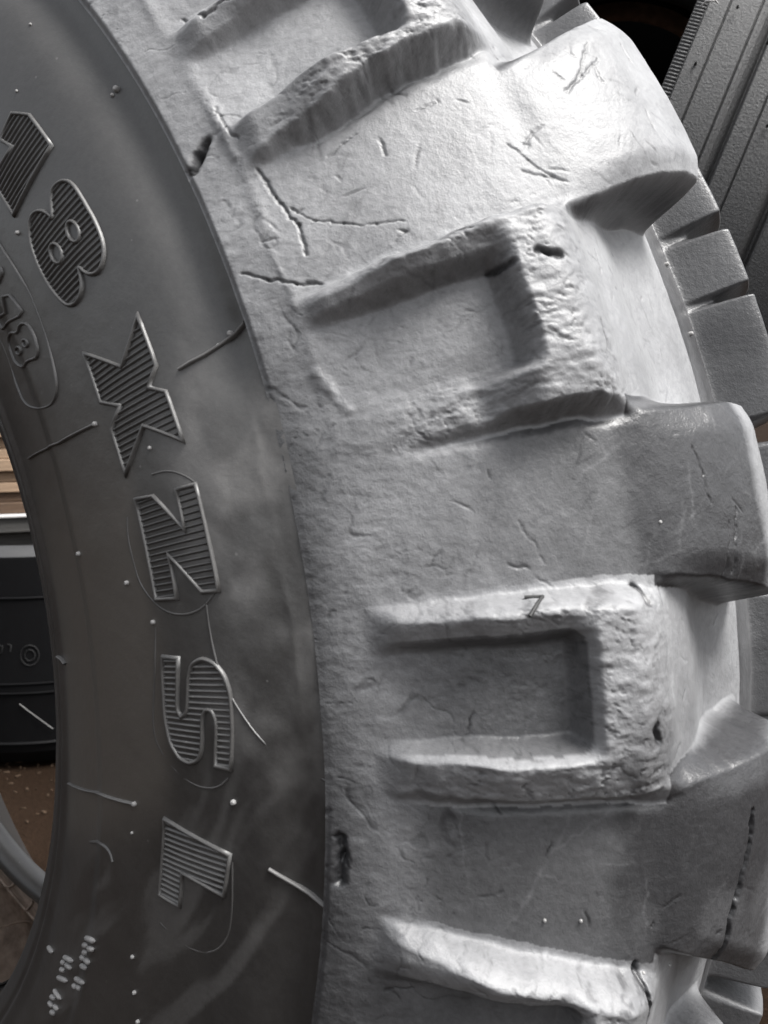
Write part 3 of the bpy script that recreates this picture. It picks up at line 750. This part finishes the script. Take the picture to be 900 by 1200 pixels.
hair = [rt_pt(821, 8, .0005), rt_pt(827, 4, .004), rt_pt(833, 5, .005), rt_pt(838, 2, .003), rt_pt(841, 5, .001)]
V, F = tube_np(W(np.array(hair)), .0008, 6); tree_child(link('rubber_whisker', mesh_np('rubber_whisker', V, F), M_NUB), rt)
for x, y in ((864, 9), (815, 75), (899, 51), (899, 148)):
    p = rt_pt(x, y); V, F = tube_np(W(np.array([p, p + rad * .002, p + rad * .004])), [.0014, .0012, .0006], 7)
    tree_child(link('vent_nub', mesh_np('vent_nub', V, F), M_GREY), rt)

# dark tyre whose open hole shows behind the lug, upper right
dt = tag(empty('dark_tyre', (0, 0, 0)), 'black tyre with open hole and brown inner bead seen between the tyres', 'tyre')
ray = pix_ray(727, 165); c0 = CC + ray * 1.6
frame(dt, W(c0), WD(-ray + RGT * .05), WD(RGT))
solid_of_turn('sidewall', smooth_curve([(0.200, -.012), (0.197, .0), (0.203, .008), (0.225, .016), (0.26, .03), (0.30, .03), (0.345, .008), (0.36, -.03), (0.362, -.2), (0.33, -.235), (0.26, -.24), (0.205, -.215)], 70), M_BLACK, dt, 160, 0.15)
solid_of_turn('inner_liner', smooth_curve([(0.200, -.012), (0.24, -.01), (0.30, -.012), (0.335, -.05), (0.34, -.16), (0.30, -.21), (0.215, -.205)], 40), M_BLACK, dt, 120, 0.0)
M_RUST = plain('rusty_dust', (0.16, 0.095, 0.06), 0.8, 0.4, 50)
solid_of_turn('inner_bead', smooth_curve([(0.215, -.200), (0.200, -.196), (0.188, -.20), (0.186, -.215), (0.192, -.225), (0.205, -.22)], 24), M_RUST, dt, 120, 0.2)

hole_backing = tag(empty('dark_tyre', (0, 0, 0)), 'added black tyre closing off the hole behind the brown inner bead', 'tyre')
frame(hole_backing, W(c0 + ray / np.linalg.norm(ray) * .32 ), WD(-ray), WD(RGT))  # added tyre, keeps the bright sky from showing through the hole
solid_of_turn('casing', smooth_curve([(0.06, -.03), (0.05, .0), (0.10, .02), (0.22, .03), (0.32, .02), (0.37, -.02), (0.375, -.18), (0.34, -.21), (0.10, -.20)], 60), M_BLACK, hole_backing, 140, 0.0)

# black tyre lying flat on the ground, seen through the hole
bt = tag(empty('flat_lying_tyre', (0, 0, 0)), 'glossy black tyre lying flat, seen through the hole of the big tyre', 'tyre')
BR = 0.24
vd = np.array([-0.856, -0.516]); rdv = np.array([0.516, -0.856])
ctr = np.array([-0.99, -0.735]) + vd * BR + rdv * 0.05
bt.location = (ctr[0], -ctr[1], 0.0)
HT = 0.415
prf = [(BR - .12, .06), (BR - .08, .015), (BR - .03, .012), (BR - .012, .035), (BR - .008, .05), (BR - .005, .052), (BR - .008, .055)]
prf += [(BR - .004, .10), (BR, .145), (BR + .003, .1465), (BR, .148), (BR, .162), (BR + .003, .1635), (BR, .165), (BR, .168), (BR - .001, .24), (BR - .002, .312), (BR - .002, .315), (BR + .001, .317), (BR - .002, .319), (BR - .002, .323), (BR - .003, .345), (BR - .0045, .384), (BR - .0048, .3875), (BR - .005, .388), (BR - .009, .390), (BR - .016, .396), (BR - .03, .405), (BR - .034, .4055), (BR - .038, .400), (BR - .06, .385), (BR - .09, .37), (BR - .11, .35), (BR - .11, .30), (BR - .05, .29), (BR - .05, .1), (BR - .12, .06)]
sag = []
sag.append(solid_of_turn('casing', prf, M_BLACK, bt, 240, 0.0)); sag[0].data.polygons.foreach_set('use_smooth', np.zeros(len(sag[0].data.polygons), bool))
sag.append(solid_of_turn('shoulder_strip', [(BR - .0050, .3893), (BR - .0085, .3912), (BR - .0155, .3972), (BR - .0287, .4058), (BR - .0325, .4062)], M_GREY, bt, 160, 0.0))
for o in sag:                                    # the far side of this soft tyre has slumped
    for v in o.data.vertices:
        aw = (v.co.x * vd[0] - v.co.y * vd[1]) / BR
        v.co.z -= 0.16 * max(0.0, aw + 0.55) * min(1.0, max(0.0, (v.co.z - .1) / .25))
def bt_pt(x, y, lift=.0008):
    d = pix_ray(x, y); ts = np.linspace(.8, 2.4, 3000); X = CC + ts[:, None] * d
    i = np.where(np.hypot(X[:, 0] - ctr[0], X[:, 2] - ctr[1]) < BR + lift)[0]
    return X[i[0]] if len(i) else None
bpy.context.view_layer.update()
def bt_line(name, pts, r, mat, closed=False):
    q = [bt_pt(*p) for p in pts]
    if any(a is None for a in q): return
    V, F = tube_np(W(np.array(q)), r, 5, closed); tree_child(link(name, mesh_np(name, V, F, None, np.full(len(V), .35)), mat), bt)
for rr in (11, 6): bt_line('embossed_ring', [(35 + rr * math.cos(i * .5236), 768 + rr * 1.1 * math.sin(i * .5236)) for i in range(12)], .0009, M_BLACK, True)
bt_line('embossed_letter', [(-4, 756), (3, 757), (2, 765), (-3, 766)], .0009, M_BLACK)
bt_line('embossed_letter', [(9, 755), (13, 756), (12, 764)], .0009, M_BLACK)
bt_line('rubber_whisker', [(23, 825), (33, 833), (44, 841), (62, 854)], .0007, M_NUB)

# stack of boards behind
def wood(name, c, v=.35):
    mt, nt, b = nodes_of(name); tcn = N(nt, 'ShaderNodeTexCoord').outputs['Object']
    mp = N(nt, 'ShaderNodeMapping'); mp.inputs['Scale'].default_value = (2.5, 40, 60); nt.links.new(tcn, mp.inputs[0])
    n = noise(nt, 2.5, 6, .65, mp.outputs[0])
    nt.links.new(ramp(nt, n.outputs[0], [(.3, tuple(x * (1 - v) for x in c)), (.7, tuple(min(1, x * (1 + v)) for x in c))]).outputs[0], b.inputs['Base Color'])
    b.inputs['Roughness'].default_value = .75; bump(nt, b, n.outputs[0], .6, .003); return mt
W_TAN = wood('tan_board', (.27, .185, .12)); W_BRN = wood('brown_board', (.07, .04, .022)); W_GRY = wood('grey_board', (.05, .048, .045)); W_WHT = wood('white_strip', (.5, .49, .48), .1)
def board(mat, z0, th, off, label, group=None, name='board', sl=0.0):
    L, D_ = 1.3, .32; v = []
    bv = .002
    for x in (-L / 2, L / 2):
        for y, z in ((-D_ / 2, bv), (-D_ / 2 + bv, 0), (D_ / 2 - bv, 0), (D_ / 2, bv), (D_ / 2, th - bv), (D_ / 2 - bv, th), (-D_ / 2 + bv, th), (-D_ / 2, th - bv)): v.append((x, y, z))
    f = [(i, (i + 1) % 8, 8 + (i + 1) % 8, 8 + i) for i in range(8)]
    me = bpy.data.meshes.new(name); me.from_pydata(v, [], f + [tuple(range(7, -1, -1)), tuple(range(8, 16))]); me.update()
    o = link(name, me, mat); c = np.array([-1.93, -1.28]) + vd * (.16 + off)
    o.location = (c[0], -c[1], z0); o.rotation_euler = (0, sl, math.atan2(-rdv[1], rdv[0]))
    return tag(o, label, 'board', group)
z = 0.0
for i, t in enumerate((.11, .11, .085)):
    board(W_GRY, z, t, .01 * i, ['thick grey timber lying on the ground under the stack', 'thick grey timber in the middle of the stack base', 'thinner grey timber on top of the stack base'][i], 'timbers under the stack', 'timber'); z += t + .001
board(W_GRY, z, .040, -.02, 'weathered grey board lying just above the black tyre'); z += .041
board(W_WHT, z, .008, -.03, 'thin white strip lying between grey and brown boards', name='strip'); z += .009
board(W_BRN, z, .030, -.005, 'dark brown board directly above the white strip'); z += .031
board(W_BRN, z, .026, .01, 'dark brown board directly under the tan boards'); z += .027
for i in range(11):
    t = .026 + .006 * ((i * 7) % 3) / 2
    board(W_TAN, z, t, .012 * math.sin(i * 2.1), ['tan board resting on the brown boards', 'tan board second above the brown boards', 'tan board third above the brown boards', 'tan board fourth above the brown boards', 'tan board fifth above the brown boards', 'tan board sixth above the brown boards', 'tan board seventh above the brown boards', 'tan board fourth from the top of the stack', 'tan board third from the top of the stack', 'tan board second from the top of the stack', 'tan board on the very top of the stack'][i], 'tan boards in the stack'); z += t + .0015

# wood chips and crumbs on the ground below the black tyre
V = []; F = []
for i in range(420):
    u = RNG.uniform(-.45, .35); w_ = RNG.uniform(-.42, .10); c = np.array([-.93, -.68]) + rdv * u - vd * (w_ + .05)
    a = RNG.uniform(0, 6.28); L = RNG.uniform(.0015, .006); B = L * RNG.uniform(.25, .6); hh = RNG.uniform(.001, .004); b0 = len(V)
    for sx, sy, sz in ((-1, -1, 0), (1, -1, 0), (1, 1, 0), (-1, 1, 0), (-.7, -.6, 1), (.8, -.5, 1), (.6, .7, 1), (-.8, .5, 1)):
        V.append((c[0] + (sx * L * math.cos(a) - sy * B * math.sin(a)), -c[1] + (sx * L * math.sin(a) + sy * B * math.cos(a)), .0005 + sz * hh))
    F += [(b0 + 3, b0 + 2, b0 + 1, b0), (b0 + 4, b0 + 5, b0 + 6, b0 + 7)] + [(b0 + q, b0 + (q + 1) % 4, b0 + 4 + (q + 1) % 4, b0 + 4 + q) for q in range(4)]
ch = link('wood_chips', mesh_np('wood_chips', np.array(V), np.array(F), smooth=False), plain('chip', (.05, .034, .023), .9, .7, 30, spec=0.1))
ch['kind'] = 'stuff'; ch['label'] = 'pale wood chips scattered on the brown ground'; ch['category'] = 'wood chips'
